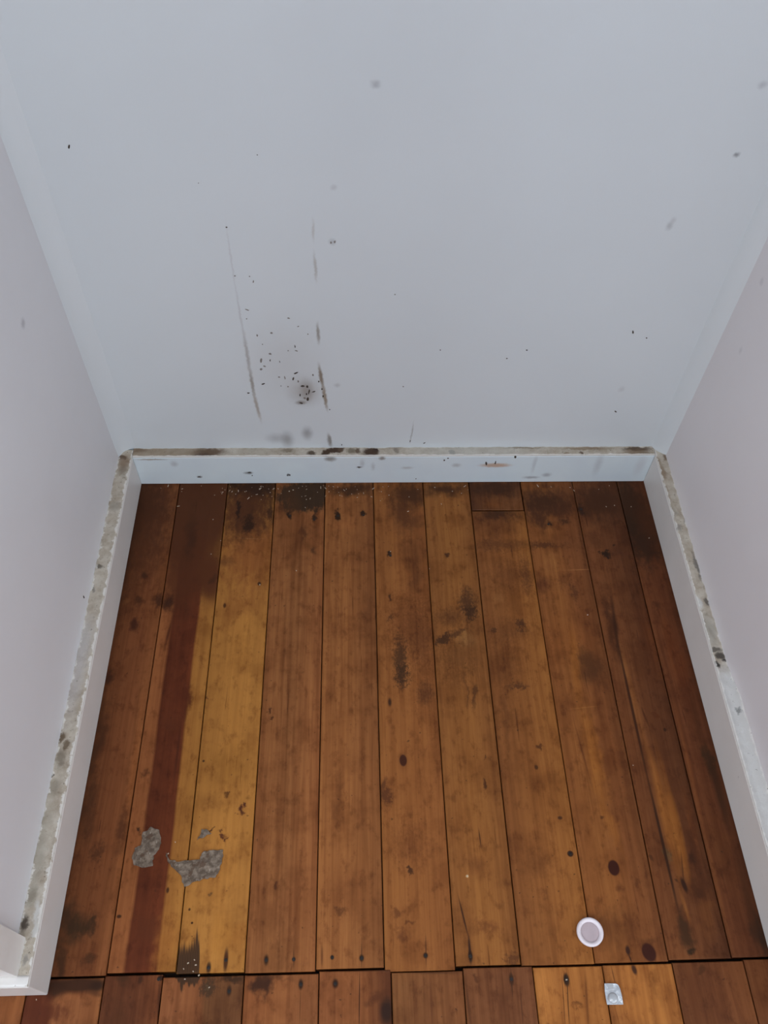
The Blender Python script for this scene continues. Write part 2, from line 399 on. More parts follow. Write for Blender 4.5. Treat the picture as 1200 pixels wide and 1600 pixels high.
ml_right = [lb(1027, 722, 7, 8, (128, 110, 90), 0.6, 0.9), lb(1036, 738, 6, 12, (130, 112, 92), 0.6, 0.85), lb(1041, 714, 4, 5, (110, 92, 74), 0.5, 0.9), lb(1042, 770, 5, 14, (140, 126, 108), 0.7, 0.8), lb(1054, 742, 4, 14, (130, 116, 98), 0.6, 0.7),
            lb(1050, 800, 8, 9, (134, 126, 114), 0.7, 0.75), lb(1058, 823, 8, 6, (130, 124, 116), 0.6, 0.8), lb(1072, 815, 3, 5, (120, 114, 106), 0.6, 0.8), lb(1090, 885, 4, 22, (98, 94, 90), 0.6, 0.85), lb(1105, 940, 4, 7, (88, 82, 76), 0.5, 0.9),
            lb(1100, 970, 3, 3, (74, 66, 58), 0.5, 0.9), lb(1110, 985, 10, 25, (150, 145, 135), 0.8, 0.8), lb(1120, 1014, 10, 4, (84, 78, 70), 0.5, 0.9), lb(1126, 1024, 8, 6, (70, 64, 58), 0.5, 0.95), lb(1133, 1031, 4, 3, (46, 42, 40), 0.5, 0.95),
            lb(1121, 1037, 3, 6, (46, 42, 40), 0.5, 0.95), lb(1153, 1111, 2.5, 5, (120, 120, 118), 0.6, 0.9), lb(1092, 940, 6, 10, (190, 188, 184), 0.6, 0.9)]
y_clean = on(2, H, 1128, 1040).y
ml_clean = (Vector(((W+XR)/2, y_clean-0.6, H)), (0.4, 0.6, 10), (0, 0, 0), (186, 184, 181), 0.04, 1.0)
i_keep = len(ml_right)-7
ledge('top_edge', base_back, ledge_material('plaster_edge_back', 0, ml_back, 0.0, YB, 0.06), 0.0, W, 0.0008, YB+0.001, axis=0)
ledge('top_edge', base_left, ledge_material('plaster_edge_left', 1, ml_left, 0.0, XL, 0.22), YB-0.004, -0.7600, -0.0008, XL-0.001, axis=1)
fr = lambda a: max(0.0, min(1.0, (y_clean-a)/0.05))
ledge('top_edge', base_right, ledge_material('plaster_edge_right', 1, [ml_clean]+ml_right, W, XR, 0.14), YB-0.004, -0.8600, W+0.0008, XR+0.001, axis=1, fillet=fr)
# painted return of the ledge round the wall end
ledge('top_edge_return', base_left, mat_jamb, -0.0008, RX0, YF+0.0008, YF+0.0125, axis=0, n=4, amp=0.0008)
ledge('top_edge', base_left, ledge_material('plaster_edge_end', 1, [lb(38, 1500, 5, 9, (140, 134, 126))], 0.0, -0.0145, 0.25), -0.7600, YF+0.0012, -0.0008, -0.0155, axis=1, n=5, amp=0.0012)

# ------------------------------------------------------------------ floor boards
def fp(x, y): return on(2, 0.0, x, y)
def fb(x, y, rx, ry, col, soft=0.6, st=0.8, warp=1, rot=0.0):
    """a stain on the floor: centre and radii as the photograph shows them"""
    p = fp(x, y); px = (fp(x+1, y)-p).length; py = (fp(x, y+1)-p).length
    return (p, (rx*px, ry*py, 10), (0, 0, rot), col, soft, st, warp)
def fs(x0, y0, x1, y1, wpx, col, soft=0.7, st=0.8, warp=0):
    """a streak on the floor from one point to another"""
    a, c = fp(x0, y0), fp(x1, y1); d = c-a
    px = (fp(x0+1, y0)-a).length
    return ((a+c)/2, (d.length/2, wpx*px, 10), (0, 0, math.atan2(d.y, d.x)), col, soft, st, warp)
DK = (46, 25, 15); BK = (34, 22, 16); RD = (66, 32, 18); YE = (150, 104, 50)

TINT = (1.05, 1.02, 0.80)
def W_(col, t=1.0): return tuple(a*q for a, q in zip(C(*[v*t for v in col]), TINT)) + (1.0,)
def plank_material(name, x0, x1, stops, marks, seed, grain=0.5, tone=1.0):
    """stops: (u, colour) across the board; marks: stains"""
    N = Nodes(name)
    off = N.vmath('ADD', N.pos, (seed*1.37, seed*2.11, 0))
    sep = N.n('ShaderNodeSeparateXYZ'); N.put(sep.inputs[0], N.pos)
    u = N.ramp(sep.outputs[0], x0, x1, 0, 1, False)
    wob = N.noise(off, 3.0, 3.0, 0.55, 'Fac', (2.2, 1, 1))
    uu = N.math('ADD', u, N.math('MULTIPLY', N.math('SUBTRACT', wob, 0.5), 0.16))
    cr = N.n('ShaderNodeValToRGB'); N.put(cr.inputs[0], uu)
    el = cr.color_ramp.elements
    while len(el) < len(stops): el.new(0.5)
    for e, (p, col) in zip(el, stops):
        e.position = p; e.color = W_(col, tone)
    c = cr.outputs[0]
    w1 = N.warp(N.pos, 26, (0.036, 0.050, 0), 4.0)
    w2 = N.warp(w1, 1.0, (0.008, 0.060, 0), 4.0, (260, 22, 1))
    w3 = N.warp(N.pos, 70, (0.026, 0.034, 0), 4.0)
    ws = [N.pos, w1, w2, w3]
    rg1 = N.math('MULTIPLY', N.math('SUBTRACT', N.noise(off, 1.0, 5, 0.65, 'Fac', (120, 60, 1)), 0.5), 1.5)
    rg3 = N.math('MULTIPLY', N.math('SUBTRACT', N.noise(off, 1.0, 4, 0.7, 'Fac', (330, 200, 1)), 0.5), 2.6)
    rg = [None, rg1, None, rg3]
    # pale and mid-brown patches lie in the wood, under its grain
    for (cen, rad, rot, col, soft, st, wi) in marks:
        if col[0] < 76: continue
        c = N.mix(N.blob(ws[wi], cen, rad, rot, soft, st, rg[wi] if min(rad[:2]) > 0.004 else None), c, W_((col[0]*0.98, col[1]*0.94, col[2]*0.86)))
    # growth-ring streaks along the board
    g1 = N.noise(off, 1.0, 4.0, 0.6, 'Fac', (115, 3.2, 1))
    c = N.mix(N.ramp(g1, 0.32, 0.70, 0.0, grain*1.3), c, N.mix(1.0, c, (0.60, 0.52, 0.46, 1), 'MULTIPLY'))
    g2 = N.noise(off, 1.0, 3.0, 0.6, 'Fac', (420, 7, 1))
    c = N.mix(N.ramp(g2, 0.5, 0.8, 0.0, grain*0.8), c, N.mix(1.0, c, (0.62, 0.54, 0.48, 1), 'MULTIPLY'))
    g3 = N.noise(off, 1.0, 3.0, 0.5, 'Fac', (38, 1.4, 1))
    c = N.mix(N.ramp(g3, 0.45, 0.75, 0.0, 0.45), c, N.mix(1.0, c, (1.22, 1.24, 1.22, 1), 'MULTIPLY'))
    # old varnish, blotchy
    bl = N.noise(off, 17, 4, 0.62)
    c = N.mix(N.ramp(bl, 0.44, 0.70, 0.0, 0.60), c, N.mix(1.0, c, (0.60, 0.52, 0.45, 1), 'MULTIPLY'))
    b2 = N.noise(off, 1.0, 5, 0.65, 'Fac', (75, 42, 1))
    c = N.mix(N.ramp(b2, 0.50, 0.70, 0.0, 0.68), c, N.mix(1.0, c, (0.56, 0.48, 0.42, 1), 'MULTIPLY'))
    ring = N.noise(off, 1.0, 2.0, 0.5, 'Fac', (26, 1.6, 1))
    ring = N.math('SINE', N.math('MULTIPLY', ring, 60.0))
    c = N.mix(N.ramp(ring, 0.2, 1.0, 0.0, grain*0.55), c, N.mix(1.0, c, (0.66, 0.58, 0.52, 1), 'MULTIPLY'))
    # dark stains lie on top
    for (cen, rad, rot, col, soft, st, wi) in marks:
        if col[0] >= 76: continue
        c = N.mix(N.blob(ws[wi], cen, rad, rot, soft, st, rg[wi] if min(rad[:2]) > 0.004 else None), c, W_((col[0]*0.98, col[1]*0.94, col[2]*0.86)))
    chk = N.noise(off, 1.0, 2.0, 0.5, 'Fac', (210, 9, 1))
    c = N.mix(N.ramp(chk, 0.705, 0.75, 0.0, 0.7), c, N.mix(1.0, c, (0.42, 0.34, 0.30, 1), 'MULTIPLY'))
    dots = N.ramp(N.noise(off, 150, 2, 0.5), 0.715, 0.75)
    c = N.mix(N.math('MULTIPLY', dots, 0.6), c, C(44, 26, 16))
    N.color(c)
    N.bump(N.math('ADD', N.math('MULTIPLY', g2, 0.6), N.math('MULTIPLY', bl, 0.6)), 0.22, 0.0006)
    N.rough(N.ramp(bl, 0.3, 0.7, 0.40, 0.56))
    N.b.inputs['Specular IOR Level'].default_value = 0.16
    return N.m

def plank(parent, mat, x0, x1, y0, y1, dz=0.0, dx0=0.0, dx1=0.0, gap=0.0007, thick=0.018):
    """one board from y0 (front) to y1 (back); dx shifts its back-end edges"""
    a, bv = gap, 0.0009
    def ring(i, z): return [(x0+a+i, y0+i, z), (x1-a-i, y0+i, z), (x1+dx1-a-i, y1-i, z), (x0+dx0+a+i, y1-i, z)]
    v = ring(0, -thick)+ring(0, dz-bv)+ring(bv, dz)
    f = [(3, 2, 1, 0), (8, 9, 10, 11)]
    for k in (0, 4):
        for i in range(4):
            j = (i+1) % 4
            f.append((k+i, k+j, k+4+j, k+4+i))
    return mesh_obj('plank', v, f, mat, parent)

N = Nodes('subfloor_wood', 0.9); N.color(N.mix(N.noise(N.pos, 20, 3), C(22, 14, 10), C(34, 22, 15))); mat_sub = N.m
b = MB(); b.box((RX0, RY0, -0.030), (RX1, YB, -0.0185))
floor = structure(b.build('floor', mat_sub), 'worn stained timber board floor of the alcove', 'floor')

J = [-0.022, 0.069, 0.157, 0.2445, 0.3355, 0.424, 0.516, 0.6015, 0.698, 0.7955, 0.8795, 0.968]
def ends(x, y): return fp(x, y).y
END = [ends(125, 1525), ends(220, 1519), ends(330, 1520), ends(437, 1519), ends(545, 1513), ends(655, 1517), ends(765, 1508), ends(880, 1507), ends(1000, 1503), ends(1105, 1498), ends(1180, 1495)]

B3 = (112, 70, 43)
# the splintered dark gouge across the joint: streaks of different length side by side
gouge = [fs(x, t, x-0.02*(bt-t), bt, w, (50, 34, 26), 0.35, 0.96) for x, t, bt, w in
         [(277, 1480, 1524, 2.4), (280, 1474, 1535, 2.8), (284, 1477, 1552, 3.0), (288, 1472, 1538, 3.0), (292, 1478, 1534, 3.0), (296, 1474, 1541, 3.2), (300, 1470, 1536, 3.0), (304, 1465, 1540, 2.6), (308, 1450, 1534, 2.4), (310.5, 1468, 1530, 2.2)]]
marks = {
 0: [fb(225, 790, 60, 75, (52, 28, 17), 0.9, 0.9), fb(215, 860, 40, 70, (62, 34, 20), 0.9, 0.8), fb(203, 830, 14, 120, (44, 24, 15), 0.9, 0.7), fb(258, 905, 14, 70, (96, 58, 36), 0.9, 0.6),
     fb(211, 978, 9, 11, (48, 22, 14), 0.7, 0.9), fb(211, 978, 4, 5, (84, 44, 26), 0.5, 0.7), fb(222, 904, 9, 9, (46, 24, 15), 0.7, 0.85), fb(214, 943, 8, 8, (52, 28, 16), 0.8, 0.8), fb(246, 934, 11, 12, (48, 25, 15), 0.7, 0.85),
     fb(170, 1061, 9, 12, (44, 22, 13), 0.7, 0.9), fb(197, 942, 7, 6, (118, 80, 56), 0.8, 0.6), fb(152, 1160, 10, 70, (50, 28, 17), 0.9, 0.8), fb(140, 1260, 12, 50, (48, 27, 17), 0.9, 0.7),
     fs(222, 1100, 182, 1400, 5, (120, 74, 46), 0.9, 0.6), fb(192, 1298, 8, 40, (56, 30, 18), 0.9, 0.7), fb(153, 1330, 10, 16, (54, 30, 18), 0.8, 0.7, 3),
     fb(120, 1445, 22, 26, (40, 28, 19), 0.9, 0.9), fb(133, 1452, 14, 10, (38, 27, 19), 0.8, 0.7), fb(106, 1425, 14, 22, (44, 28, 19), 0.9, 0.8), fb(136, 1500, 8, 12, (52, 30, 18), 0.8, 0.8), fb(95, 1500, 10, 40, (44, 26, 17), 0.8, 0.8),
     fb(144, 1450, 4, 10, (44, 28, 18), 0.7, 0.7)],
 1: [fb(300, 790, 80, 105, (64, 34, 20), 0.35, 0.97, 0), fs(306, 900, 344, 895, 40, (66, 34, 20), 0.5, 0.9, 0), fb(335, 910, 22, 34, (70, 37, 21), 0.6, 0.85, 0), fb(352, 860, 6, 50, (100, 62, 40), 0.8, 0.7), fb(285, 905, 42, 55, (64, 33, 19), 0.7, 0.8), fb(262, 940, 9, 16, (44, 22, 13), 0.8, 0.9), fb(300, 830, 8, 40, (46, 24, 14), 0.8, 0.7),
     fb(310, 790, 60, 40, (64, 36, 22), 0.9, 0.6), fb(326, 880, 22, 34, (70, 38, 22), 0.8, 0.8), fb(334, 905, 5, 10, (52, 28, 17), 0.7, 0.7), fb(330, 867, 4, 5, (140, 110, 90), 0.6, 0.7),
     fs(268, 970, 258, 1010, 2.5, (60, 28, 16), 0.8, 0.9), fb(291, 1095, 6, 24, (66, 30, 16), 0.8, 0.9), fb(268, 1130, 20, 18, (70, 34, 19), 0.9, 0.7),
     fs(283, 1130, 272, 1220, 2, (58, 26, 15), 0.8, 0.8), fb(228, 1208, 7, 7, (66, 36, 20), 0.8, 0.7, 3), fb(217, 1294, 4, 4, (44, 24, 15), 0.6, 0.9),
     fb(186, 1432, 4, 3, (36, 20, 14), 0.5, 0.9, 0), fb(262, 1391, 2.4, 5, (40, 18, 12), 0.5, 0.9, 0), fb(228, 1450, 22, 22, (66, 32, 18), 0.9, 0.7), fb(245, 1390, 3, 3, (60, 30, 18), 0.6, 0.8),
     fb(260, 1470, 16, 60, (132, 86, 46), 0.9, 0.6)],
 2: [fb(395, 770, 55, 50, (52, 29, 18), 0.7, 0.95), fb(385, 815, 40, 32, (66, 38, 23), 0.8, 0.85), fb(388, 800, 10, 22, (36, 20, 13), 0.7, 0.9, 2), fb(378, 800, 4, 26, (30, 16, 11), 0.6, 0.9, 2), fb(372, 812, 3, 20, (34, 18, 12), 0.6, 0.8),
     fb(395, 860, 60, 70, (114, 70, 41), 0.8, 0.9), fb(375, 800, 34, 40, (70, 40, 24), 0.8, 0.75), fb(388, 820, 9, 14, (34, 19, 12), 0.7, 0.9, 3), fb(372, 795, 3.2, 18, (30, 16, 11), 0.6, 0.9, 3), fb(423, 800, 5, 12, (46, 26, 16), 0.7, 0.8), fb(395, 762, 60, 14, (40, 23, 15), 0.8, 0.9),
     fs(368, 841, 412, 842, 1.2, (140, 100, 70), 0.8, 0.7), fb(350, 880, 14, 10, (80, 48, 29), 0.9, 0.6), fb(390, 945, 30, 20, (110, 68, 38), 0.9, 0.5, 2), fb(360, 955, 20, 26, (112, 70, 38), 0.9, 0.6, 2),
     fb(405, 912, 3, 3, (34, 20, 14), 0.5, 0.9, 0), fb(351, 946, 2.5, 4, (50, 26, 16), 0.5, 0.9, 0), fb(321, 1058, 4, 4, (72, 40, 22), 0.6, 0.9), fb(323, 1094, 3, 3, (70, 38, 20), 0.6, 0.9),
     fb(355, 1195, 50, 26, (116, 78, 38), 1.0, 0.55), fb(330, 1250, 30, 14, (112, 74, 38), 1.0, 0.6), fb(352, 1240, 6, 5, (76, 46, 24), 0.6, 0.85, 3), fb(378, 1268, 4, 7, (62, 30, 22), 0.5, 0.95, 3), fb(376, 1264, 5, 3, (62, 30, 22), 0.5, 0.9, 3),
     fb(348, 1303, 6, 4, (66, 34, 24), 0.5, 0.95, 3), fb(353, 1309, 3, 5, (66, 34, 24), 0.5, 0.9, 3), fb(331, 1300, 3, 4, (60, 34, 24), 0.5, 0.9, 3), fb(388, 1250, 6, 5, (110, 74, 36), 0.7, 0.8), fb(318, 1189, 2, 2, (40, 20, 12), 0.4, 0.9, 0), fb(297, 1257, 3, 2, (36, 20, 12), 0.4, 0.9, 0),
     *gouge, fb(326, 1512, 4, 10, (46, 28, 20), 0.5, 0.9, 0), fb(353, 1500, 4, 20, (52, 28, 18), 0.5, 0.95, 0),
     fb(296, 1421, 2, 2.5, (50, 28, 16), 0.5, 0.9, 0), fb(300, 1442, 2, 2, (36, 18, 10), 0.4, 0.95, 0), fb(329, 1397, 5, 3, (90, 66, 46), 0.6, 0.8, 3), fb(350, 1460, 20, 30, (136, 92, 44), 1.0, 0.5), fb(372, 1470, 16, 30, (130, 84, 42), 1.0, 0.5)],
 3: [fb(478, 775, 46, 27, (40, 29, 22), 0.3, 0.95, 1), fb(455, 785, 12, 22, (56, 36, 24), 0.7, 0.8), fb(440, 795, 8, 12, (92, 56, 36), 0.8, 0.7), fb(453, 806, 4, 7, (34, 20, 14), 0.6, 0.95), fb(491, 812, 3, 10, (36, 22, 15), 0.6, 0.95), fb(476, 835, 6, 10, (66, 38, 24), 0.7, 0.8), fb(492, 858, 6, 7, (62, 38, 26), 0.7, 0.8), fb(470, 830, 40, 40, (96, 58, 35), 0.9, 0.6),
     fb(419, 1108, 3, 4, (60, 32, 18), 0.6, 0.9), fb(427, 1118, 3, 3, (60, 32, 18), 0.6, 0.9), fb(432, 1379, 3, 5, (62, 34, 20), 0.6, 0.9), fb(455, 1420, 30, 50, (100, 60, 38), 1.0, 0.6),
     fb(416, 1500, 4, 9, (34, 20, 14), 0.6, 0.95, 0), fb(459, 1499, 3, 4, (40, 22, 15), 0.6, 0.95, 0), fs(459, 1480, 459, 1515, 0.7, (54, 32, 20), 0.6, 0.9), fb(450, 1250, 14, 9, (92, 56, 34), 0.9, 0.5, 3)],
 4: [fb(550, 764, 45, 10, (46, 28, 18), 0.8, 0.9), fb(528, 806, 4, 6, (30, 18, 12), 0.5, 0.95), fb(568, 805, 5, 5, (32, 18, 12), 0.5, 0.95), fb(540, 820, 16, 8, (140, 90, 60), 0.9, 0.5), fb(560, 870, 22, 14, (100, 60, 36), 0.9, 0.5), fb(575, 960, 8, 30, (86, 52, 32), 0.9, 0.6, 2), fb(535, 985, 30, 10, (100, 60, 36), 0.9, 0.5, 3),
     fb(530, 1250, 6, 50, (92, 56, 34), 0.9, 0.6, 2), fb(530, 1425, 8, 9, (72, 42, 26), 0.7, 0.75, 3), fb(545, 1400, 36, 40, (102, 62, 38), 1.0, 0.6), fb(519, 1496, 3, 4, (36, 22, 15), 0.5, 0.95, 0), fb(565, 1497, 4, 6, (30, 20, 14), 0.5, 0.95, 0), fs(565, 1470, 565, 1514, 0.7, (50, 30, 20), 0.6, 0.9), fs(503, 1475, 503, 1512, 2, (80, 46, 28), 0.8, 0.8)],
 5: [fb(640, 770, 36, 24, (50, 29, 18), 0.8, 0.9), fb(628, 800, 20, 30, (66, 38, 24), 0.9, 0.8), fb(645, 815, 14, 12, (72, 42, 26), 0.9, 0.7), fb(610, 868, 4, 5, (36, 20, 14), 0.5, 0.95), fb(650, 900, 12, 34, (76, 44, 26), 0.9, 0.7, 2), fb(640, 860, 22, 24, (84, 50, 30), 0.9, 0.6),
     fb(609, 935, 3, 6, (56, 32, 20), 0.6, 0.9), fb(610, 964, 6, 4, (70, 42, 26), 0.6, 0.8, 3), fb(625, 1030, 11, 38, (56, 36, 24), 0.7, 0.85, 3), fb(628, 1055, 12, 18, (50, 32, 22), 0.6, 0.85, 3), fb(640, 975, 32, 50, (92, 54, 32), 0.9, 0.7, 3), fb(655, 1000, 20, 50, (86, 52, 31), 0.9, 0.7, 3), fb(665, 1085, 14, 18, (76, 46, 30), 0.8, 0.7, 3),
     fb(609, 1097, 3, 7, (46, 26, 18), 0.6, 0.95, 0), fb(630, 1188, 10, 16, (96, 58, 34), 0.7, 0.5, 0), fb(630, 1188, 6, 9.5, (50, 24, 17), 0.22, 0.98, 0), fb(603, 1242, 11, 16, (68, 38, 24), 0.6, 0.9, 3), fb(598, 1228, 4, 20, (72, 42, 26), 0.6, 0.8),
     fb(640, 1320, 30, 30, (92, 54, 32), 1.0, 0.65, 3), fb(645, 1365, 4, 3, (52, 30, 20), 0.5, 0.9), fb(628, 1462, 12, 12, (84, 48, 30), 0.8, 0.7, 3), fb(620, 1428, 8, 6, (80, 46, 28), 0.8, 0.7, 3), fb(640, 1442, 5, 5, (80, 46, 28), 0.8, 0.7, 3), fb(665, 1493, 4, 5, (34, 18, 13), 0.5, 0.95, 0), fs(665, 1460, 666, 1512, 0.8, (58, 34, 22), 0.6, 0.9)],
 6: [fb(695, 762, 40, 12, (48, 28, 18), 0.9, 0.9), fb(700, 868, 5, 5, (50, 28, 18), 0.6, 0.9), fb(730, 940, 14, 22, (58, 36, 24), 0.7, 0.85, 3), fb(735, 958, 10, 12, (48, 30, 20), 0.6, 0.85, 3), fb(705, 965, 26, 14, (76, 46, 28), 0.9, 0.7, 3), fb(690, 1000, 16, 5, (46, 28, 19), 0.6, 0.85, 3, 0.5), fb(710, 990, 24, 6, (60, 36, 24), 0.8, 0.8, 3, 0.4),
     fb(728, 1001, 14, 12, (146, 110, 76), 0.8, 0.75, 3), fb(715, 1025, 30, 30, (84, 52, 30), 0.9, 0.7, 3), fb(738, 995, 16, 50, (90, 56, 32), 0.9, 0.6), fb(740, 1085, 2.5, 22, (66, 40, 24), 0.7, 0.8, 2), fb(730, 1080, 2, 26, (72, 44, 26), 0.7, 0.7, 2), fb(715, 1060, 20, 20, (96, 60, 34), 0.9, 0.6, 3),
     fb(754, 1228, 3, 9, (60, 34, 20), 0.6, 0.9), fb(762, 1180, 2, 6, (60, 36, 22), 0.6, 0.8), fs(748, 1295, 752, 1325, 1.2, (56, 32, 20), 0.6, 0.9), fb(740, 1350, 24, 20, (96, 58, 34), 1.0, 0.6), fb(730, 1369, 2.5, 2.5, (170, 150, 130), 0.4, 0.9, 0),
     fs(716, 1400, 732, 1465, 1.4, (44, 24, 16), 0.6, 0.95), fs(732, 1460, 736, 1508, 2.2, (40, 22, 15), 0.6, 0.95), fb(735, 1494, 4, 10, (34, 20, 14), 0.5, 0.95, 0), fb(760, 1450, 20, 10, (92, 54, 32), 0.9, 0.7, 3), fb(803, 1495, 12, 10, (66, 38, 24), 0.7, 0.8, 3), fb(720, 1280, 14, 50, (106, 66, 36), 1.0, 0.5)],
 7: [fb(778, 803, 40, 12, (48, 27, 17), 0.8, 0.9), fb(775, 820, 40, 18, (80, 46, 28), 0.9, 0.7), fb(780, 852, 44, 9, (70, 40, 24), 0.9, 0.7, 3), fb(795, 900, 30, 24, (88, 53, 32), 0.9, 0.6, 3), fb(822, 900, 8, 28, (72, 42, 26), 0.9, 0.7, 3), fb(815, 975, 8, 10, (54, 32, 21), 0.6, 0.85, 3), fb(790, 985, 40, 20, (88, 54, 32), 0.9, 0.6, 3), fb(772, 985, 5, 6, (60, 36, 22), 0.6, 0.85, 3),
     fb(778, 935, 10, 8, (132, 92, 62), 0.9, 0.6), fb(790, 1040, 24, 40, (90, 55, 32), 0.9, 0.6, 3), fb(808, 1072, 18, 5, (66, 40, 26), 0.7, 0.8, 3), fb(843, 1168, 6, 8, (64, 36, 22), 0.6, 0.85, 3), fb(838, 1199, 3, 4, (52, 30, 18), 0.5, 0.9, 0), fb(875, 1278, 4, 3, (50, 28, 18), 0.5, 0.9, 0), fb(891, 1334, 5, 5, (42, 24, 18), 0.2, 0.95, 0),
     fb(790, 1120, 22, 14, (96, 60, 34), 0.9, 0.6, 3), fb(850, 1240, 30, 40, (104, 64, 34), 1.0, 0.5), fb(840, 1350, 24, 20, (92, 56, 32), 0.9, 0.6, 3), fb(848, 1395, 10, 8, (92, 54, 32), 0.8, 0.6, 3), fb(790, 1115, 5, 50, (84, 50, 30), 0.9, 0.6)],
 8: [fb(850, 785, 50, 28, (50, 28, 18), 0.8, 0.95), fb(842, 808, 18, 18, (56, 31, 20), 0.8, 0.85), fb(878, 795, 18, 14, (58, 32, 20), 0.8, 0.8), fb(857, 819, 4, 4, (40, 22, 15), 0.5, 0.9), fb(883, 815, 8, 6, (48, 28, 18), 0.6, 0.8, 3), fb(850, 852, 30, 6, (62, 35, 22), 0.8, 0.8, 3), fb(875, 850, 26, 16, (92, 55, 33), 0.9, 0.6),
     fb(860, 880, 10, 20, (136, 92, 60), 0.9, 0.55), fb(848, 910, 14, 14, (76, 42, 26), 0.8, 0.75), fb(897, 925, 6, 14, (66, 38, 24), 0.7, 0.75, 3), fb(880, 905, 12, 14, (86, 50, 31), 0.8, 0.7, 3), fs(880, 891, 935, 889, 1, (136, 96, 66), 0.8, 0.6),
     fb(885, 1000, 40, 40, (112, 68, 38), 1.0, 0.5), fs(895, 985, 905, 1100, 7, (138, 90, 48), 0.9, 0.7), fs(915, 1110, 945, 1250, 12, (136, 88, 46), 0.9, 0.8, 1), fs(940, 1240, 968, 1330, 8, (128, 82, 44), 0.9, 0.7, 1), fb(925, 1046, 22, 26, (64, 38, 23), 0.9, 0.9, 1), fb(915, 1030, 10, 20, (70, 42, 25), 0.9, 0.8, 1), fb(885, 1110, 12, 30, (96, 57, 34), 0.9, 0.7),
     fs(890, 1108, 935, 1103, 1, (140, 98, 60), 0.8, 0.5), fb(950, 1160, 10, 100, (98, 58, 34), 1.0, 0.6), fs(895, 1120, 925, 1230, 1.5, (88, 50, 30), 0.8, 0.7),
     fb(959, 1356, 16, 26, (104, 62, 34), 0.9, 0.5, 0), fb(959, 1356, 9, 12.5, (42, 16, 11), 0.18, 0.98, 0), fb(965, 1383, 6, 8, (82, 46, 26), 0.8, 0.8), fb(943, 1278, 3, 4, (70, 40, 22), 0.5, 0.9), fb(950, 1450, 34, 34, (88, 54, 32), 1.0, 0.8), fb(990, 1440, 20, 30, (92, 56, 33), 1.0, 0.7),
     fb(1014, 1488, 11, 15, (42, 17, 12), 0.2, 0.98, 0, 0.35), fb(1010, 1465, 14, 8, (78, 46, 26), 0.8, 0.7), fb(981, 1485, 4, 8, (40, 20, 14), 0.5, 0.97, 0), fs(982, 1490, 988, 1506, 1.2, (44, 24, 16), 0.6, 0.9), fb(995, 1378, 6, 5, (88, 54, 34), 0.7, 0.6, 3)],
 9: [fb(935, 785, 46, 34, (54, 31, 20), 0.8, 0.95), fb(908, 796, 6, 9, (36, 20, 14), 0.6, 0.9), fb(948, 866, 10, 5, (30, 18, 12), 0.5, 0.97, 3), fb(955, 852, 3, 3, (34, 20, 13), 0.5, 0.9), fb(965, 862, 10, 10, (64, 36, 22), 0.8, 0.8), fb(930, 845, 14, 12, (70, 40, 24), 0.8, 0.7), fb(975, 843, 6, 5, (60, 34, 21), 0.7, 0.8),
     fs(944, 920, 966, 1030, 9, (56, 30, 17), 0.8, 0.9, 1), fs(955, 930, 968, 1030, 3, (44, 22, 13), 0.8, 0.9), fs(962, 990, 1016, 1235, 2.2, (46, 24, 14), 0.6, 0.95), fs(1012, 1215, 1064, 1440, 2.4, (40, 22, 14), 0.6, 0.95), fs(968, 1010, 1010, 1170, 5, (126, 84, 54), 0.9, 0.7), fs(1005, 1150, 1035, 1240, 7, (118, 76, 46), 0.9, 0.7),
     fb(1020, 1000, 18, 60, (84, 46, 26), 1.0, 0.7), fb(1024, 1118, 6, 6, (68, 36, 21), 0.6, 0.85), fb(1039, 1140, 2.5, 3, (40, 22, 15), 0.5, 0.9, 0), fs(1002, 1105, 1014, 1135, 1.8, (60, 32, 18), 0.7, 0.9),
     fs(1020, 1190, 1063, 1375, 9, (124, 79, 42), 0.7, 0.9, 0), fs(1040, 1220, 1076, 1378, 8, (130, 84, 44), 0.5, 0.85, 0), fs(1024, 1160, 1050, 1260, 5, (112, 70, 40), 0.8, 0.6, 0), fs(1064, 1330, 1069, 1385, 1.2, (60, 34, 20), 0.7, 0.8, 0), fs(1070, 1240, 1092, 1340, 5, (96, 56, 34), 0.8, 0.8), fs(1075, 1250, 1100, 1400, 8, (58, 30, 18), 0.8, 0.8, 1),
     fb(1042, 1335, 6, 12, (92, 76, 60), 0.8, 0.7, 3), fb(1069, 1383, 4, 13, (38, 20, 14), 0.5, 0.97, 0, 0.2), fb(1056, 1378, 3, 5, (56, 34, 22), 0.6, 0.9), fb(1084, 1345, 7, 14, (46, 24, 15), 0.8, 0.9), fb(1088, 1390, 9, 12, (56, 30, 18), 0.8, 0.85), fs(1062, 1390, 1078, 1440, 3, (122, 80, 48), 0.8, 0.8),
     fb(1070, 1450, 9, 26, (48, 30, 19), 0.8, 0.9), fb(1080, 1484, 8, 11, (36, 24, 15), 0.6, 0.95), fb(1105, 1430, 14, 40, (98, 60, 36), 1.0, 0.6), fs(990, 1250, 1020, 1400, 8, (98, 58, 34), 0.9, 0.6), fb(1015, 1334, 4, 4, (62, 36, 22), 0.6, 0.85)],
 10: [fb(985, 800, 30, 70, (44, 26, 17), 0.7, 0.95), fb(1005, 850, 26, 28, (42, 24, 16), 0.7, 0.95), fb(985, 825, 12, 16, (40, 24, 16), 0.7, 0.9), fb(987, 828, 4, 6, (82, 52, 36), 0.7, 0.7), fb(1012, 820, 14, 30, (54, 30, 20), 0.8, 0.7), fb(1028, 946, 8, 7, (60, 32, 19), 0.7, 0.85), fs(1032, 940, 1060, 1080, 6, (100, 58, 36), 0.9, 0.5),
